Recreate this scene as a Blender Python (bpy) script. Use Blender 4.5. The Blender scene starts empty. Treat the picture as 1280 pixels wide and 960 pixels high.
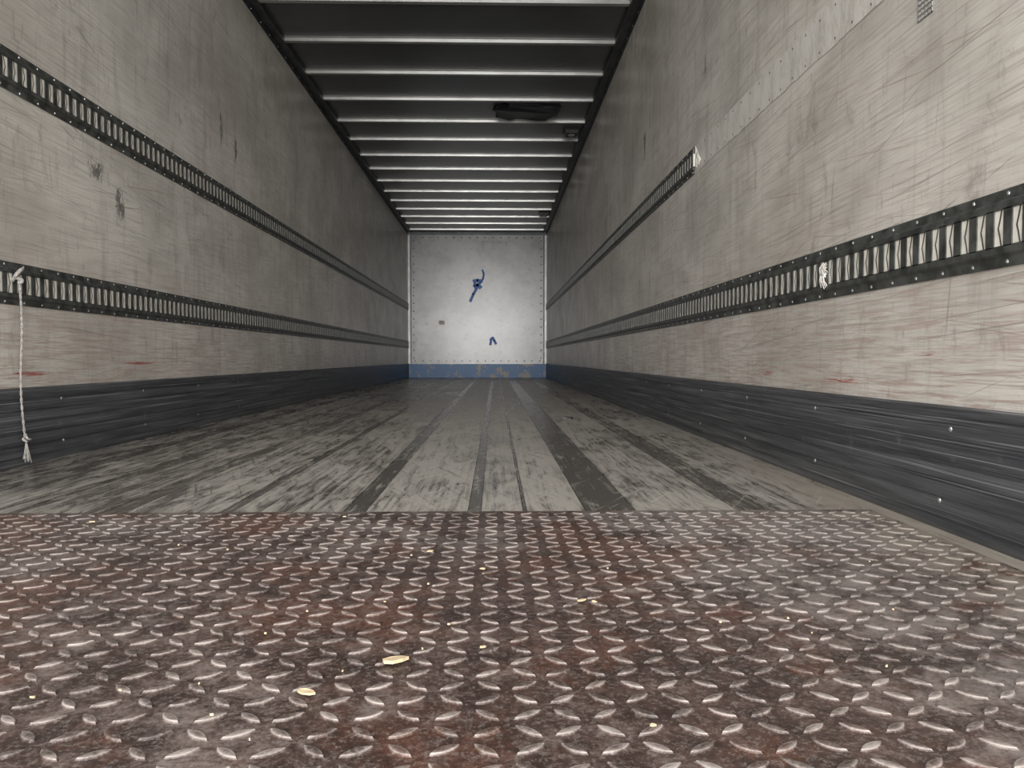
import bpy, math, random
from mathutils import Vector
random.seed(7)
sc = bpy.context.scene
XL, XR, YB, ZC = -1.2395, 1.2395, 13.85, 2.608
Y0 = -0.15
YP = 1.735   # front edge of tread plate

# ---------------------------------------------------------------- helpers
def new_mat(name):
    m = bpy.data.materials.new(name); m.use_nodes = True
    nt = m.node_tree; nt.nodes.clear()
    out = nt.nodes.new('ShaderNodeOutputMaterial')
    b = nt.nodes.new('ShaderNodeBsdfPrincipled')
    nt.links.new(b.outputs[0], out.inputs[0])
    return m, nt, b

class N:
    """tiny node builder"""
    def __init__(s, nt): s.nt = nt
    def set(s, sock, v):
        if isinstance(v, bpy.types.NodeSocket): s.nt.links.new(v, sock)
        elif isinstance(v, (tuple, list)) and len(v) == 3 and sock.type == 'RGBA': sock.default_value = (*v, 1)
        else: sock.default_value = v
    def obj(s): return s.nt.nodes.new('ShaderNodeTexCoord').outputs['Object']
    def map(s, v, scale=(1,1,1), rot=(0,0,0), loc=(0,0,0)):
        n = s.nt.nodes.new('ShaderNodeMapping'); s.set(n.inputs[0], v)
        n.inputs['Scale'].default_value = scale; n.inputs['Rotation'].default_value = rot; n.inputs['Location'].default_value = loc
        return n.outputs[0]
    def noise(s, v, scale=1, detail=4, rough=.55, dist=0):
        n = s.nt.nodes.new('ShaderNodeTexNoise'); s.set(n.inputs['Vector'], v)
        n.inputs['Scale'].default_value = scale; n.inputs['Detail'].default_value = detail
        n.inputs['Roughness'].default_value = rough; n.inputs['Distortion'].default_value = dist
        return n.outputs['Fac']
    def rng(s, v, a, b, c=0., d=1.):
        n = s.nt.nodes.new('ShaderNodeMapRange'); n.interpolation_type = 'SMOOTHSTEP'; s.set(n.inputs[0], v)
        for i, x in zip((1,2,3,4), (a,b,c,d)): n.inputs[i].default_value = x
        return n.outputs[0]
    def math(s, op, a, b=0., clamp=False):
        n = s.nt.nodes.new('ShaderNodeMath'); n.operation = op; n.use_clamp = clamp
        s.set(n.inputs[0], a); s.set(n.inputs[1], b); return n.outputs[0]
    def mix(s, f, a, b, mode='MIX'):
        n = s.nt.nodes.new('ShaderNodeMix'); n.data_type = 'RGBA'; n.blend_type = mode
        s.set(n.inputs[0], f); s.set(n.inputs[6], a); s.set(n.inputs[7], b); return n.outputs[2]
    def sep(s, v):
        n = s.nt.nodes.new('ShaderNodeSeparateXYZ'); s.set(n.inputs[0], v); return n.outputs
    def bump(s, h, strength=.3, dist=.002):
        n = s.nt.nodes.new('ShaderNodeBump'); s.set(n.inputs['Height'], h)
        n.inputs['Strength'].default_value = strength; n.inputs['Distance'].default_value = dist
        return n.outputs[0]

def simple(name, col, rough=.5, metal=0., var=.25, scale=6, bump=0):
    m, nt, b = new_mat(name); n = N(nt)
    f = n.noise(n.obj(), scale, 3)
    c2 = tuple(c*(1-var) for c in col); c1 = tuple(min(1, c*(1+var)) for c in col)
    n.set(b.inputs['Base Color'], n.mix(n.rng(f, .3, .7), c2, c1))
    b.inputs['Roughness'].default_value = rough; b.inputs['Metallic'].default_value = metal
    if bump: n.set(b.inputs['Normal'], n.bump(f, bump))
    return m

class MB:
    def __init__(s): s.v=[]; s.f=[]; s.m=[]
    def box(s, x0,x1,y0,y1,z0,z1, mi=0):
        o=len(s.v)
        s.v += [(x0,y0,z0),(x1,y0,z0),(x1,y1,z0),(x0,y1,z0),(x0,y0,z1),(x1,y0,z1),(x1,y1,z1),(x0,y1,z1)]
        for q in ((0,3,2,1),(4,5,6,7),(0,1,5,4),(1,2,6,5),(2,3,7,6),(3,0,4,7)):
            s.f.append(tuple(o+i for i in q)); s.m.append(mi)
    def extr(s, prof, y0, y1, mi=0, axis='y', cap=True):
        o=len(s.v); n=len(prof)
        for t in (y0,y1):
            for a,b in prof: s.v.append((a,t,b) if axis=='y' else (t,a,b))
        for i in range(n):
            j=(i+1)%n; s.f.append((o+i,o+j,o+n+j,o+n+i)); s.m.append(mi)
        if cap:
            s.f.append(tuple(o+i for i in range(n))[::-1]); s.m.append(mi)
            s.f.append(tuple(o+n+i for i in range(n))); s.m.append(mi)
    def dome(s, c, r, h, nrm, mi=0, seg=8):
        nv=Vector(nrm).normalized(); a=nv.orthogonal().normalized(); b=nv.cross(a); c=Vector(c)
        o=len(s.v)
        for rr,hh in ((r,0),(r*.8,h*.6)):
            for i in range(seg):
                t=2*math.pi*i/seg; s.v.append(tuple(c+a*rr*math.cos(t)+b*rr*math.sin(t)+nv*hh))
        s.v.append(tuple(c+nv*h))
        for i in range(seg):
            j=(i+1)%seg
            s.f.append((o+i,o+j,o+seg+j,o+seg+i)); s.m.append(mi)
            s.f.append((o+seg+i,o+seg+j,o+2*seg)); s.m.append(mi)
    def obj(s, name, mats, parent=None, smooth=False, recalc=True):
        me=bpy.data.meshes.new(name); me.from_pydata(s.v,[],s.f)
        for m in mats: me.materials.append(m)
        me.polygons.foreach_set('material_index', s.m)
        if recalc:
            import bmesh
            bm=bmesh.new(); bm.from_mesh(me); bmesh.ops.recalc_face_normals(bm,faces=bm.faces); bm.to_mesh(me); bm.free()
        if smooth: me.polygons.foreach_set('use_smooth',[True]*len(me.polygons))
        ob=bpy.data.objects.new(name,me); sc.collection.objects.link(ob)
        if parent: ob.parent=parent
        return ob

# ---------------------------------------------------------------- materials
def wall_material():
    m, nt, b = new_mat('scuffed_plywood_liner'); n = N(nt)
    o = n.obj(); s = n.sep(o)
    base = n.mix(n.rng(n.noise(n.map(o,(1,.6,1)),2.4,4,.65), .33,.66), (.80,.765,.70), (.57,.54,.485))
    # fine horizontal grain
    g = n.noise(n.map(o,(1,1.6,85)),1.6,4,.78,.2)
    base = n.mix(n.rng(g,.44,.70,0,.55), base, (.33,.295,.265))
    # vertical rub smudges
    vs = n.noise(n.map(o,(1,9,1.2),loc=(0,3,0)),1.5,4,.68,.4)
    base = n.mix(n.rng(vs,.50,.74,0,.42), base, (.33,.305,.28))
    # density mask so that scratches gather in patches
    dens = n.rng(n.noise(n.map(o,loc=(0,5,5)),1.7,2),.3,.65,.12,1)
    for k,(ang,sc1,sc2,th,col) in enumerate(((.07,1.3,190,.615,(.19,.155,.14)),(-.13,1.7,170,.63,(.30,.17,.14)),(.30,2.6,150,.65,(.17,.15,.14)),(-.40,2.8,160,.68,(.82,.80,.76)),(1.45,2.5,110,.675,(.19,.17,.16)))):
        q = n.map(n.map(o,(1,1,1),rot=(ang,0,0),loc=(0,k*3.1,k*1.7)),(1,sc1,sc2))
        f = n.noise(q,1.0,2,.65,.5)
        base = n.mix(n.math('MULTIPLY',dens,n.rng(f,th,th+.07,0,.55)), base, col)
    # grime blotches
    sp = n.noise(n.map(o,(1,1.6,.7)),9,5,.78,.6)
    base = n.mix(n.rng(sp,.54,.72,0,.5), base, (.25,.23,.205))
    # brown wear close to the kick plate
    low = n.rng(s[2],.30,.95,1,0)
    w = n.noise(n.map(o,(1,1.6,34)),2.4,4,.8,.3)
    base = n.mix(n.math('MULTIPLY', low, n.rng(w,.45,.66,0,.65)), base, (.42,.28,.235))
    n.set(b.inputs['Base Color'], base)
    n.set(b.inputs['Roughness'], n.rng(vs,.3,.7,.27,.42))
    n.set(b.inputs['Normal'], n.bump(n.math('ADD',g,sp),.2,.002))
    return m
M_wall = wall_material()

def back_material():
    m, nt, b = new_mat('bulkhead_panel_white'); n = N(nt); o = n.obj()
    base = n.mix(n.rng(n.noise(o,1.8,5,.68),.35,.66), (.45,.45,.435), (.29,.29,.278))
    base = n.mix(n.rng(n.noise(n.map(o,(1,1,1),loc=(4,0,2)),6,5,.75),.55,.70,0,.6), base, (.18,.175,.165))
    base = n.mix(n.rng(n.noise(n.map(o,(5,1,30),rot=(0,.3,0)),1,3,.75),.60,.70,0,.6), base, (.17,.17,.17))
    base = n.mix(n.rng(n.noise(n.map(o,(22,1,4),loc=(3,0,0)),1,4,.75),.62,.72,0,.5), base, (.19,.19,.185))
    n.set(b.inputs['Base Color'], base); b.inputs['Roughness'].default_value=.28
    return m
M_back = back_material()

def kick_material():
    m, nt, b = new_mat('anodised_kick_plate'); n = N(nt); o=n.obj(); s=n.sep(o)
    base = n.mix(n.rng(n.noise(n.map(o,(1,1.2,45)),1.2,4,.75),.35,.7), (.052,.056,.063), (.13,.136,.145))
    base = n.mix(n.rng(n.noise(n.map(o,(1,.8,220)),1.1,3,.7,.1),.58,.67,0,.75), base, (.36,.365,.37))
    base = n.mix(n.rng(n.noise(o,14,4,.7),.60,.76,0,.45), base, (.28,.27,.26))
    blue = n.math('MULTIPLY', n.rng(s[1],8.5,12.), n.rng(n.noise(n.map(o,(1,1,3)),2.5,3,.6),.38,.55))
    base = n.mix(n.math('MULTIPLY',blue,.8), base, (.04,.14,.30))
    n.set(b.inputs['Base Color'], base); b.inputs['Roughness'].default_value=.42
    b.inputs['Metallic'].default_value=.15
    return m
M_kick = kick_material()

def blue_material():
    m, nt, b = new_mat('chipped_blue_paint'); n = N(nt); o=n.obj()
    f = n.noise(o,5,5,.7)
    base = n.mix(n.rng(f,.53,.58), (.033,.125,.29), (.24,.22,.185))
    n.set(b.inputs['Base Color'], base); b.inputs['Roughness'].default_value=.45
    return m
M_bluep = blue_material()

def floor_material():
    m, nt, b = new_mat('worn_floor_boards'); n = N(nt); o=n.obj(); s=n.sep(o)
    at = nt.nodes.new('ShaderNodeAttribute'); at.attribute_name='tint'; t=at.outputs['Fac']
    st = n.noise(n.map(o,(60,1.5,1)),1.3,5,.8,.4)
    st2 = n.noise(n.map(o,(14,3,1),loc=(5,0,0)),1.5,5,.78,.8)
    big = n.noise(n.map(o,(1.8,.7,1)),1.6,3,.6)
    w = n.math('ADD', t, n.math('MULTIPLY', n.math('SUBTRACT', st,.5), 3.0))
    w = n.math('ADD', w, n.math('MULTIPLY', n.math('SUBTRACT', st2,.5), 3.4))
    w = n.math('ADD', w, n.math('MULTIPLY', n.math('SUBTRACT', big,.5), 1.8))
    base = n.mix(n.rng(w,-.1,1.1), (.086,.077,.069), (.46,.435,.39))
    sc1 = n.noise(n.map(n.map(o,rot=(0,0,.5)),(90,3,1)),1,2,.6,.6)
    base = n.mix(n.rng(sc1,.62,.70,0,.55), base, (.58,.56,.51))
    sc2 = n.noise(n.map(n.map(o,rot=(0,0,-.35),loc=(9,2,0)),(90,3,1)),1,2,.6,.6)
    base = n.mix(n.rng(sc2,.62,.70,0,.7), base, (.075,.065,.06))
    sand = n.math('MULTIPLY', n.rng(s[0],1.0,1.18), n.rng(s[1],5,1.5))
    base = n.mix(n.math('MULTIPLY',sand,.6), base, (.47,.41,.335))
    n.set(b.inputs['Base Color'], base)
    n.set(b.inputs['Roughness'], n.rng(w,0,1,.26,.42))
    n.set(b.inputs['Normal'], n.bump(st,.3,.002))
    return m
M_floor = floor_material()

def plate_material():
    m, nt, b = new_mat('worn_tread_plate_steel'); n = N(nt); o=n.obj(); s=n.sep(o)
    big = n.noise(o,1.9,4,.65,.5); mid = n.noise(n.map(o,loc=(3,1,0)),11,5,.8,.3); fine = n.noise(o,170,3,.8)
    base = n.mix(n.rng(mid,.35,.68), (.040,.025,.021), (.115,.071,.060))
    rust = n.noise(n.map(o,loc=(7,7,0)),3.4,5,.78)
    base = n.mix(n.rng(rust,.48,.62,0,.6), base, (.14,.060,.038))
    dust = n.math('ADD', big, n.math('MULTIPLY', n.rng(s[0],.45,1.1), .20))
    dust = n.math('ADD', dust, n.math('MULTIPLY', n.rng(s[1],1.1,1.6), .06))
    dust = n.math('ADD', dust, n.math('MULTIPLY', n.math('SUBTRACT', mid,.5), 1.1))
    base = n.mix(n.rng(dust,.46,.90,0,.8), base, (.29,.262,.242))
    base = n.mix(n.rng(fine,.50,.66,0,.5), base, (.28,.25,.23))
    base = n.mix(n.rng(fine,.50,.34,0,.5), base, (.02,.015,.013))
    sand = n.math('MULTIPLY', n.rng(s[0],.95,1.18), n.rng(mid,.35,.6))
    base = n.mix(n.math('MULTIPLY',sand,.7), base, (.38,.33,.27))
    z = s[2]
    worn_lit_rim = n.math('MULTIPLY', n.rng(z,.0036,.0048), n.rng(z,.0053,.0058,1,.22))  # worn lug rims, with their lit edges painted lighter into the colour
    base = n.mix(n.math('MULTIPLY', worn_lit_rim, n.rng(mid,.38,.62,.15,.85)), base, (.42,.375,.345))
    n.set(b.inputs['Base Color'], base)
    n.set(b.inputs['Roughness'], n.rng(dust,.35,.75,.38,.6))
    b.inputs['Metallic'].default_value=.08
    n.set(b.inputs['Normal'], n.bump(fine,.5,.001))
    return m
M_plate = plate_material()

M_ceil = simple('roof_skin_grey', (.068,.071,.073), .28, 0, .2, 2)
M_beam = simple('galvanised_roof_bow', (.40,.40,.385), .30, .5, .12, 5)
M_trim = simple('dark_trim_steel', (.07,.075,.08), .4, .4, .3, 9)
M_rail = simple('rail_dark_steel', (.085,.09,.085), .42, .35, .5, 22)
M_slot = simple('rail_slot_galvanised', (.84,.81,.72), .45, 0, .12, 30)
M_rivet = simple('rivet_metal', (.45,.45,.44), .35, .7, .2, 20)
M_rivd = simple('rivet_dark', (.12,.12,.12), .45, .3, .2, 20)
M_light = simple('pale_aluminium_trim', (.66,.66,.64), .35, .1, .15, 8)
M_rope = simple('rope_fibre', (.34,.32,.30), .9, 0, .3, 120)
M_wood = simple('raw_wood_chip', (.62,.49,.31), .8, 0, .2, 60)
M_tape = simple('blue_tape', (.012,.09,.36), .5, 0, .2, 30)
M_black = simple('black_tarp', (.012,.012,.014), .45, 0, .4, 14, .3)
def resid_material():
    m, nt, b = new_mat('pale_clean_band'); n = N(nt); o = n.obj()
    base = n.mix(n.rng(n.noise(n.map(o,(1,18,8)),1,5,.8),.40,.68), (.78,.755,.70), (.58,.55,.50))
    base = n.mix(n.rng(n.noise(o,60,3,.7),.62,.72,0,.6), base, (.35,.33,.30))
    n.set(b.inputs['Base Color'], base); b.inputs['Roughness'].default_value=.45
    return m
M_resid = resid_material()

def mask_mat(name, col, sx, sy, sz, th, dens=.85):
    m, nt, b = new_mat(name); n=N(nt); o=n.obj()
    tc = nt.nodes.new('ShaderNodeTexCoord')
    g = n.sep(tc.outputs['Generated'])
    def edge(q): return n.math('MULTIPLY', n.rng(q,0,.5), n.rng(q,.5,1,1,0))
    e = n.math('MULTIPLY', edge(g[1]), edge(g[2]))
    f = n.noise(n.map(o,(sx,sy,sz)),1,4,.75,.8)
    a = n.rng(n.math('ADD', f, n.math('MULTIPLY', n.math('SUBTRACT', e,1),.3)), th, th+.12,0,dens)
    b.inputs['Base Color'].default_value=(*col,1); b.inputs['Roughness'].default_value=.7
    n.set(b.inputs['Alpha'], a)
    return m
M_scuff = mask_mat('grey_scuff', (.15,.145,.13), 1,45,18,.36,.6)
M_red = mask_mat('red_scratch', (.50,.11,.09), 1,6,160,.40,.6)

# ---------------------------------------------------------------- shell
def box_obj(name, b, mat):
    q=MB(); q.box(*b); return q.obj(name,[mat])
wl = box_obj('wall_left',(XL-.06,XL,Y0,YB,-.06,ZC),M_wall)
wr = box_obj('wall_right',(XR,XR+.06,Y0,YB,-.06,ZC),M_wall)
wb = box_obj('wall_back',(XL-.06,XR+.06,YB,YB+.06,-.06,ZC),M_back)
ce = box_obj('ceiling',(XL-.06,XR+.06,Y0,YB+.06,ZC,ZC+.05),M_ceil)

# main floor boards
boards=[(-1.2395,-1.06,.38),(-1.06,-.99,.1),(-.99,-.80,.42),(-.80,-.765,.1),(-.765,-.588,.38),(-.588,-.534,.05),(-.534,-.317,.45),
 (-.317,-.29,.0),(-.29,-.037,.64),(-.037,.015,0),(.015,.25,.83),(.25,.28,0),(.28,.378,.70),(.378,.386,.0),(.386,.522,.83),
 (.522,.64,-.2),(.64,.874,.76),(.874,.956,.12),(.956,1.2395,.66)]
q=MB(); tints=[]
q.box(XL,XR,YP,YB,-.06,-.004); tints+= [0]*8
for a,b_,t in boards:
    q.box(a+.0012,b_-.0012,YP,YB,-.004,0.0 if t>.3 else -.0012); tints += [t]*8
fl=q.obj('floor',[M_floor])
ca=fl.data.attributes.new('tint','FLOAT','POINT'); ca.data.foreach_set('value',tints)

# tread plate with raised lugs
q=MB()
PX0,PX1=-1.181,1.181
q.box(PX0,PX1,Y0,YP+.012,-.05,.003)
CX,CY=.0385,.0335
nx=int((PX1-PX0)/CX); ny=int((YP-Y0)/CY)
for i in range(nx):
    for j in range(ny):
        cx=PX0+CX*(i+.6)+random.uniform(-.001,.001); cy=Y0+CY*(j+.6)+random.uniform(-.0008,.0008)
        up=(i+j)%2
        ang=math.radians(33 if up else -40)+random.uniform(-.05,.05)
        ca_,sa=math.cos(ang),math.sin(ang)
        L,W,H=.0165*random.uniform(.93,1.04),.0064,.0030*random.uniform(.85,1.05)
        o=len(q.v); S=8
        for lvl in (0,1):
            ring=[]
            for k in range(S): t=-1+2*k/(S-1); ring.append((t, (1-t*t)))
            for k in range(S-2,0,-1): t=-1+2*k/(S-1); ring.append((t,-(1-t*t)))
            for (u,v) in ring:
                u2=u*L*(1 if lvl==0 else .86); v2=v*W*(1 if lvl==0 else .62)
                q.v.append((cx+u2*ca_-v2*sa, cy+u2*sa+v2*ca_, .003+H*(0 if lvl==0 else .82)))
        R=2*S-2
        q.v.append((cx,cy,.003+H))
        for k in range(R):
            l=(k+1)%R
            q.f.append((o+k,o+l,o+R+l,o+R+k)); q.m.append(0)
            q.f.append((o+R+k,o+R+l,o+2*R)); q.m.append(0)
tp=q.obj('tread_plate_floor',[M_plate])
q=MB()
q.box(XL,PX0,Y0,YP,-.05,.0); q.box(PX1,XR,Y0,YP,-.05,.0)
fe=q.obj('floor_edge_strip',[M_floor])
ca=fe.data.attributes.new('tint','FLOAT','POINT'); ca.data.foreach_set('value',[.9]*16)

# ---------------------------------------------------------------- kick plates
def kick(name, side):
    xw = XR if side>0 else XL
    d=lambda t: xw - side*t
    prof=[(.0005,.001),(.010,.001),(.012,.012),(.012,.022)]
    z=.022
    while z<.215:
        prof += [(.012,z),(.009,z+.002),(.009,z+.006),(.012,z+.008),(.012,z+.036)]
        z+=.038
    prof += [(.014,.236),(.014,.251),(.006,.256),(.0005,.256)]
    q=MB(); q.extr([(d(a),b) for a,b in prof],Y0,YB-.02,0)
    y=.3
    while y<YB-.2:
        for zz in (.21,.06):
            q.dome((d(.0118),y+random.uniform(-.02,.02),zz),.006,.003,(-side,0,0),1)
        y+=.62
    return q.obj(name,[M_kick,M_rivet],parent=wr if side>0 else wl)
kick('baseboard_left',-1); kick('baseboard_right',1)
q=MB(); q.box(XL+.016,XR-.016,YB-.012,YB-.0005,.001,.245); q.box(XL+.016,XR-.016,YB-.016,YB-.012,.225,.245)
q.obj('baseboard_back',[M_bluep],parent=wb)

# ---------------------------------------------------------------- lashing rails
def rail(side, z0, z1, ya, yb):
    xw = XR if side>0 else XL
    d=lambda t: xw - side*(t+.0004)
    H=z1-z0; q=MB()
    sl0=z0+H*.27; sl1=z1-H*.27
    lo=[(0,z0),(.004,z0),(.005,z0+H*.13),(.012,z0+H*.17),(.012,sl0),(0,sl0)]
    hi=[(0,sl1),(.012,sl1),(.012,z1-H*.17),(.005,z1-H*.13),(.004,z1),(0,z1)]
    q.extr([(d(a),b) for a,b in lo],ya,yb); q.extr([(d(a),b) for a,b in hi],ya,yb)
    q.extr([(d(0),sl0),(d(.0095),sl0),(d(.0095),sl1),(d(0),sl1)],ya,yb,1)
    n=int((yb-ya)/.05)
    for i in range(n+1):
        yc=ya+.011+i*.05
        if yc+.012>yb: break
        x0,x1=sorted((d(.009),d(.012)))
        q.box(x0,x1,yc-.0115,yc+.0115,sl0-.002,sl1+.002,0)
        w=.004; ym=yc+.025; a=.006
        P=[(ym-a,sl0),(ym-a*.2,sl0+(sl1-sl0)*.3),(ym+a*.5,(sl0+sl1)/2),(ym-a*.2,sl0+(sl1-sl0)*.7),(ym-a,sl1)]
        for (p0,p1) in zip(P[:-1],P[1:]):
            o=len(q.v)
            q.v += [(d(.0101),p0[0]-w/2,p0[1]),(d(.0101),p0[0]+w/2,p0[1]),(d(.0101),p1[0]+w/2,p1[1]),(d(.0101),p1[0]-w/2,p1[1])]
            q.f.append((o,o+1,o+2,o+3)); q.m.append(0)
        if i%2==0:
            for zz in (z0+H*.065,z1-H*.065):
                q.dome((d(.0042),yc+.01,zz),.0045,.003,(-side,0,0),2,6)
    return q.obj('cargo_lashing_rail',[M_rail,M_slot,M_rivet])
rail(-1,.524,.660,Y0,YB-.03)
rail(-1,1.205,1.338,Y0,YB-.03)
rail(1,.518,.658,Y0,YB-.03)
rail(1,1.206,1.33,3.57,YB-.03)

# strip on right wall where the rail is missing
q=MB(); N_=160; o=0
for i in range(N_+1):
    y=Y0+.01+(3.53-Y0)*i/N_
    q.v += [(XR-.002,y,1.206+random.uniform(-.004,.003)),(XR-.002,y,1.328+random.uniform(-.003,.004))]
for i in range(N_):
    q.f.append((2*i,2*i+1,2*i+3,2*i+2)); q.m.append(0)
for i in range(34):
    for z in (1.222,1.312): q.dome((XR-.002,.1+i*.1,z),.004,.002,(-1,0,0),1,6)
for k in range(7):
    yy=3.45+random.uniform(0,.08); zz=random.uniform(1.215,1.31); o=len(q.v)
    q.v+=[(XR-.003,yy,zz),(XR-.012-random.random()*.008,yy-.01,zz+.02),(XR-.006,yy+.02,zz-.02)]
    q.f.append((o,o+1,o+2)); q.m.append(0)
q.obj('rail_residue_strip',[M_resid,M_rivd],recalc=False,parent=wr)

# ---------------------------------------------------------------- roof
q=MB()
for k in range(-11,13):
    y=6.76+.613*k
    if y<.05 or y>13.7: continue
    zb=ZC-.026
    prof=[(y-.040,ZC-.0003),(y-.040,ZC-.004),(y-.021,ZC-.005),(y-.019,zb),(y+.019,zb),(y+.021,ZC-.005),(y+.040,ZC-.004),(y+.040,ZC-.0003)]
    q.extr(prof,XL+.075,XR-.075,0,axis='x')
q.obj('roof_beams',[M_beam])
for side,nm in ((-1,'trim_left'),(1,'trim_right')):
    xw = XR if side>0 else XL
    d=lambda t: xw - side*t
    q=MB()
    q.extr([(d(0),ZC),(d(0),ZC-.055),(d(.004),ZC-.055),(d(.006),ZC-.012),(d(.07),ZC-.008),(d(.07),ZC)],Y0,YB-.001)
    q.extr([(d(.066),ZC-.009),(d(.074),ZC-.009),(d(.074),ZC-.035),(d(.066),ZC-.035)],Y0,YB-.001)
    y=.2
    while y<YB:
        q.dome((d(.0045),y,ZC-.035),.006,.004,(-side,0,0),1); y+=.2
    q.obj(nm,[M_trim,M_rivet])
q=MB()
for side in (-1,1):
    xw = XR if side>0 else XL
    d=lambda t: xw - side*t
    a,b=sorted((d(.0),d(.034))); q.box(a,b,YB-.014,YB,.25,ZC-.06,0)
    a,b=sorted((d(.034),d(.060))); q.box(a,b,YB-.006,YB,.25,ZC-.06,1)
    z=.35
    while z<ZC-.1:
        q.dome((d(.095),YB,z),.014,.006,(0,-1,0),2); z+=.14
q.box(XL,XR,YB-.05,YB,ZC-.055,ZC,1)
x=XL+.12
while x<XR-.1:
    q.dome((x,YB,ZC-.1),.014,.006,(0,-1,0),2); q.dome((x,YB,.30),.012,.006,(0,-1,0),2); x+=.14
q.obj('trim_back',[M_light,M_trim,M_rivd],parent=wb)

# ---------------------------------------------------------------- blue tape on bulkhead
def ribbon(q,pts,w,y):
    for (a,b) in zip(pts[:-1],pts[1:]):
        a=Vector(a);b=Vector(b);t=(b-a).normalized();nn=Vector((-t.y,t.x))*w/2
        a-=t*w*.2;b+=t*w*.2
        o=len(q.v)
        for p in (a+nn,b+nn,b-nn,a-nn): q.v.append((p.x,y,p.y))
        for p in (a+nn,b+nn,b-nn,a-nn): q.v.append((p.x,y-.004,p.y))
        for f in ((0,1,2,3),(4,7,6,5),(0,4,5,1),(1,5,6,2),(2,6,7,3),(3,7,4,0)):
            q.f.append(tuple(o+i for i in f)); q.m.append(0)
def bw(px,py): return (.3125+(px-618.7)/69.4, .353+(447.5-py)/69.4)
q=MB()
ribbon(q,[bw(603,338),bw(605,343),bw(604,349),bw(600,354)],.035,YB-.001)
ribbon(q,[bw(600,354),bw(596,361),bw(592,368),bw(588,377)],.05,YB-.001)
ribbon(q,[bw(592,352),bw(597,351),bw(603,352)],.06,YB-.002)
ribbon(q,[bw(593,359),bw(597,356),bw(601,360)],.07,YB-.003)
ribbon(q,[bw(594,352),bw(593,358),bw(597,361)],.04,YB-.004)
q.obj('blue_tape',[M_tape])
q=MB()
ribbon(q,[bw(613,431),bw(614,424),bw(616,422),bw(618,426),bw(620,430)],.045,YB-.001)
ribbon(q,[bw(613,425),bw(616,423)],.05,YB-.002)
q.obj('blue_tape',[M_tape])
q=MB()
x0,z0=bw(603,316); x1,z1=bw(634,303)
for (a,b,c,d_) in ((x0,x0+.015,z0,z1),(x1-.015,x1,z0,z1),(x0,x1,z1-.015,z1)):
    q.box(a,b,YB-.0015,YB-.0002,c,d_)
x0,z0=bw(549,406); x1,z1=bw(556,401); q.box(x0,x1,YB-.002,YB-.0002,z0,z1,1)
q.obj('label_residue',[simple('label_ghost',(.32,.32,.31),.45),simple('label_tan',(.34,.30,.26),.6)],parent=wb)

# ---------------------------------------------------------------- scuffs
def scuff(side,y,z,w,h,mat,parent,off=.0012):
    xw = XR if side>0 else XL
    x = xw-side*off
    me=bpy.data.meshes.new('scuff')
    me.from_pydata([(x,y-w/2,z-h/2),(x,y+w/2,z-h/2),(x,y+w/2,z+h/2),(x,y-w/2,z+h/2)],[],[(0,1,2,3)])
    me.materials.append(mat); ob=bpy.data.objects.new('scuff_mark',me); sc.collection.objects.link(ob); ob.parent=parent
for a in ((4.44,1.66,.12,.26),(4.68,1.60,.10,.40),(3.24,.985,.14,.26),(3.05,1.08,.2,.14)):
    scuff(-1,*a,M_scuff,wl)
for a in ((4.78,1.68,.14,.36),(3.41,1.64,.05,.2)):
    scuff(1,*a,M_scuff,wr)
for a in ((2.02,.290,.4,.03),(2.6,.30,.5,.03),(1.62,.36,.2,.02),(2.4,.44,.3,.02)):
    scuff(1,*a,M_red,wr)
for a in ((2.6,.30,.6,.03),(3.4,.33,.6,.03)): scuff(-1,*a,M_red,wl)

# small ventilation grille on right wall
q=MB(); gy,gz=1.66,1.115
for i in range(5): q.box(XR-.003,XR-.0005,gy-.028+i*.013,gy-.026+i*.013,gz-.03,gz+.03)
for i in range(6): q.box(XR-.003,XR-.0005,gy-.028,gy+.028,gz-.03+i*.0115,gz-.028+i*.0115)
q.obj('vent_grille',[M_rivet],parent=wr)

# ---------------------------------------------------------------- rope hanging from left rail
def tube(name,pts,r,mat,parent=None):
    cu=bpy.data.curves.new(name,'CURVE'); cu.dimensions='3D'; cu.bevel_depth=r; cu.bevel_resolution=2
    sp=cu.splines.new('BEZIER'); sp.bezier_points.add(len(pts)-1)
    for p,c in zip(sp.bezier_points,pts): p.co=c; p.handle_left_type=p.handle_right_type='AUTO'
    cu.materials.append(mat); ob=bpy.data.objects.new(name,cu); sc.collection.objects.link(ob)
    if parent: ob.parent=parent
    return ob
rp=bpy.data.objects.new('hanging_rope',None); sc.collection.objects.link(rp)
rx=XL+.03; ry=2.50
for ph in (0,math.pi):
    pts=[]
    for i in range(60):
        t=i/59; z=.625-.53*t; a=t*70+ph
        pts.append((rx+.0018*math.cos(a)+.004*math.sin(t*5),ry+.0018*math.sin(a)+.02*t*t+.006*math.sin(t*7),z))
    tube('strand',pts,.0022,M_rope,rp)
tube('knot',[(XL+.012,ry,.60),(rx+.008,ry-.012,.625),(rx+.004,ry+.014,.635),(rx-.004,ry-.006,.612),(rx+.008,ry+.006,.60),(rx,ry,.59)],.006,M_rope,rp)
tube('knot_low',[(rx,ry+.022,.105),(rx+.010,ry+.012,.095),(rx+.004,ry+.034,.088),(rx-.006,ry+.018,.092),(rx+.004,ry+.022,.08)],.004,M_rope,rp)
for k in range(16):
    a=random.uniform(0,6.28); r=random.uniform(.004,.014)
    tube('fray',[(rx,ry+.022,.09),(rx+r*.5*math.cos(a),ry+.024+r*.5*math.sin(a),.05),(rx+r*math.cos(a),ry+.026+r*math.sin(a),random.uniform(.006,.03))],.0012,M_rope,rp)
rg=bpy.data.objects.new('frayed_strap_remnant',None); sc.collection.objects.link(rg)
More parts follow.
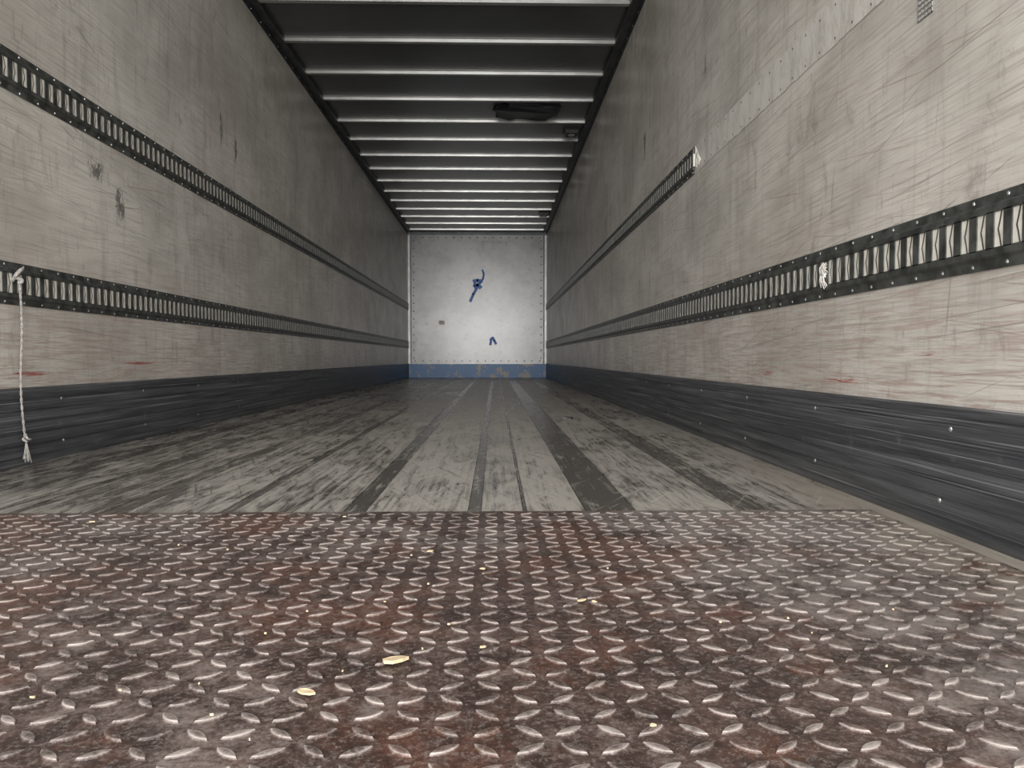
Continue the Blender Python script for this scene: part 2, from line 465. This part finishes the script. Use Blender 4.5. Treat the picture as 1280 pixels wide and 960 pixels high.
for k in range(18):
    y=2.12+random.uniform(-.015,.015); z=.60+random.uniform(-.02,.02)
    tube('thread',[(XR-.012,y,z),(XR-.020,y+random.uniform(-.01,.01),z-.01),(XR-.015,y+random.uniform(-.02,.02),z-random.uniform(.02,.05))],.0012,M_resid,rg)

# ---------------------------------------------------------------- debris
q=MB()
def chip(px,py,wpx,seed,dep=.35,ang=None):
    r=random.Random(seed)
    dd=.353*961/(py-447.5); x=.3125+(px-618.7)/961*dd; w=wpx/961*dd
    n_=7; ang=r.uniform(-.5,.5) if ang is None else ang; o=len(q.v); z=.0062 if dd<YP else .0005
    P=[]
    for i in range(n_):
        t=2*math.pi*i/n_; rr=r.uniform(.7,1.1); u=math.cos(t)*w/2*rr; v=math.sin(t)*w/2*rr*dep
        P.append((x+u*math.cos(ang)-v*math.sin(ang), dd+u*math.sin(ang)+v*math.cos(ang)))
    th=max(.0015,w*.10)
    for p in P: q.v.append((*p,z))
    for p in P: q.v.append((*p,z+th+r.uniform(0,.001)))
    q.f.append(tuple(range(o,o+n_))[::-1]); q.m.append(0)
    q.f.append(tuple(range(o+n_,o+2*n_))); q.m.append(0)
    for i in range(n_):
        j=(i+1)%n_; q.f.append((o+i,o+j,o+n_+j,o+n_+i)); q.m.append(0)
for k,(px,py,w) in enumerate(((492,837,36),(380,877,27),(728,760,13),(744,762,8),(603,718,9),(537,695,8),(603,820,9),(40,880,9),(148,872,5),(262,905,6),(118,655,7),(430,650,5),(560,790,4),(330,800,4),(905,790,4),(1120,850,4),(480,760,3),(820,925,9))):
    chip(px,py,w,k,.45)
for k in range(14):
    chip(random.uniform(30,1250),random.uniform(660,940),random.uniform(2,3),100+k,.6)
q.obj('wood_chips',[M_wood])
q=MB()
chip(709,523,14,5,.9); chip(714,524,7,6,.8); chip(680,510,5,7); chip(655,540,4,8)
q.obj('rubber_scrap',[M_black])

# ---------------------------------------------------------------- ceiling tear, lamps
q=MB(); r=random.Random(3); n_=26; top=[]
for i in range(n_):
    t=2*math.pi*i/n_
    top.append((.61+.31*math.copysign(abs(math.cos(t))**.6,math.cos(t))*r.uniform(.85,1.05), 7.07+.21*math.copysign(abs(math.sin(t))**.6,math.sin(t))*r.uniform(.75,1.1)))
for p in top: q.v.append((*p,ZC-.0005))
for p in top: q.v.append((*p,ZC-.010-r.uniform(0,.03)))
q.f.append(tuple(range(n_))); q.m.append(0); q.f.append(tuple(range(n_,2*n_))[::-1]); q.m.append(0)
for i in range(n_):
    j=(i+1)%n_; q.f.append((i,j,n_+j,n_+i)); q.m.append(0)
q.obj('roof_patch',[M_black],parent=ce)
def lamp(x,y):
    q=MB()
    q.box(x-.08,x+.08,y-.09,y+.09,ZC-.012,ZC-.0005,0)
    q.extr([(x-.07,ZC-.012),(x-.055,ZC-.05),(x+.055,ZC-.05),(x+.07,ZC-.012)],y-.075,y+.075,0)
    q.dome((x,y,ZC-.05),.035,.015,(0,0,-1),1,12)
    q.obj('roof_lamp',[M_black,M_rivet],parent=ce)
lamp(1.07,7.67); lamp(1.07,11.97)

# ---------------------------------------------------------------- lighting
w=bpy.data.worlds.new('overcast_sky_added_lobes'); sc.world=w; w.use_nodes=True
nt=w.node_tree; nt.nodes.clear(); n=N(nt)
out=nt.nodes.new('ShaderNodeOutputWorld'); bg=nt.nodes.new('ShaderNodeBackground'); nt.links.new(bg.outputs[0],out.inputs[0])
g=n.sep(nt.nodes.new('ShaderNodeTexCoord').outputs['Generated'])
f=n.math('MAXIMUM', n.math('MULTIPLY', g[1], -1.), 0.)
pk=n.math('ADD', n.math('MULTIPLY', n.math('POWER', f, 14.), 15.5), n.math('MULTIPLY', n.math('POWER', f, 250.), 29.0))  # lobes behind the camera, added to the sky to brighten the deep interior
st=n.math('ADD', pk, 3.7)
st=n.math('MULTIPLY', st, n.rng(g[2],-.12,.0,.45,1))
bg.inputs[0].default_value=(1,.985,.97,1)
nt.links.new(st,bg.inputs[1])
L=bpy.data.lights.new('door_portal','AREA'); L.shape='RECTANGLE'; L.size=2.5; L.size_y=2.66
L.cycles.is_portal=True
lo=bpy.data.objects.new('door_portal',L); sc.collection.objects.link(lo); lo.location=(0,Y0-.02,1.3); lo.rotation_euler=(math.pi/2,0,0)

# ---------------------------------------------------------------- camera
cd=bpy.data.cameras.new('camera'); cam=bpy.data.objects.new('camera',cd); sc.collection.objects.link(cam); sc.camera=cam
cd.sensor_width=36; cd.lens=961/1280*36; cd.clip_start=.02
cam.location=(.3125,0,.353)
cam.rotation_euler=(math.pi/2-math.atan(32.5/961),0,-math.atan(21.3/961))
sc.view_settings.view_transform='Standard'; sc.view_settings.look='None'; sc.view_settings.exposure=0.0
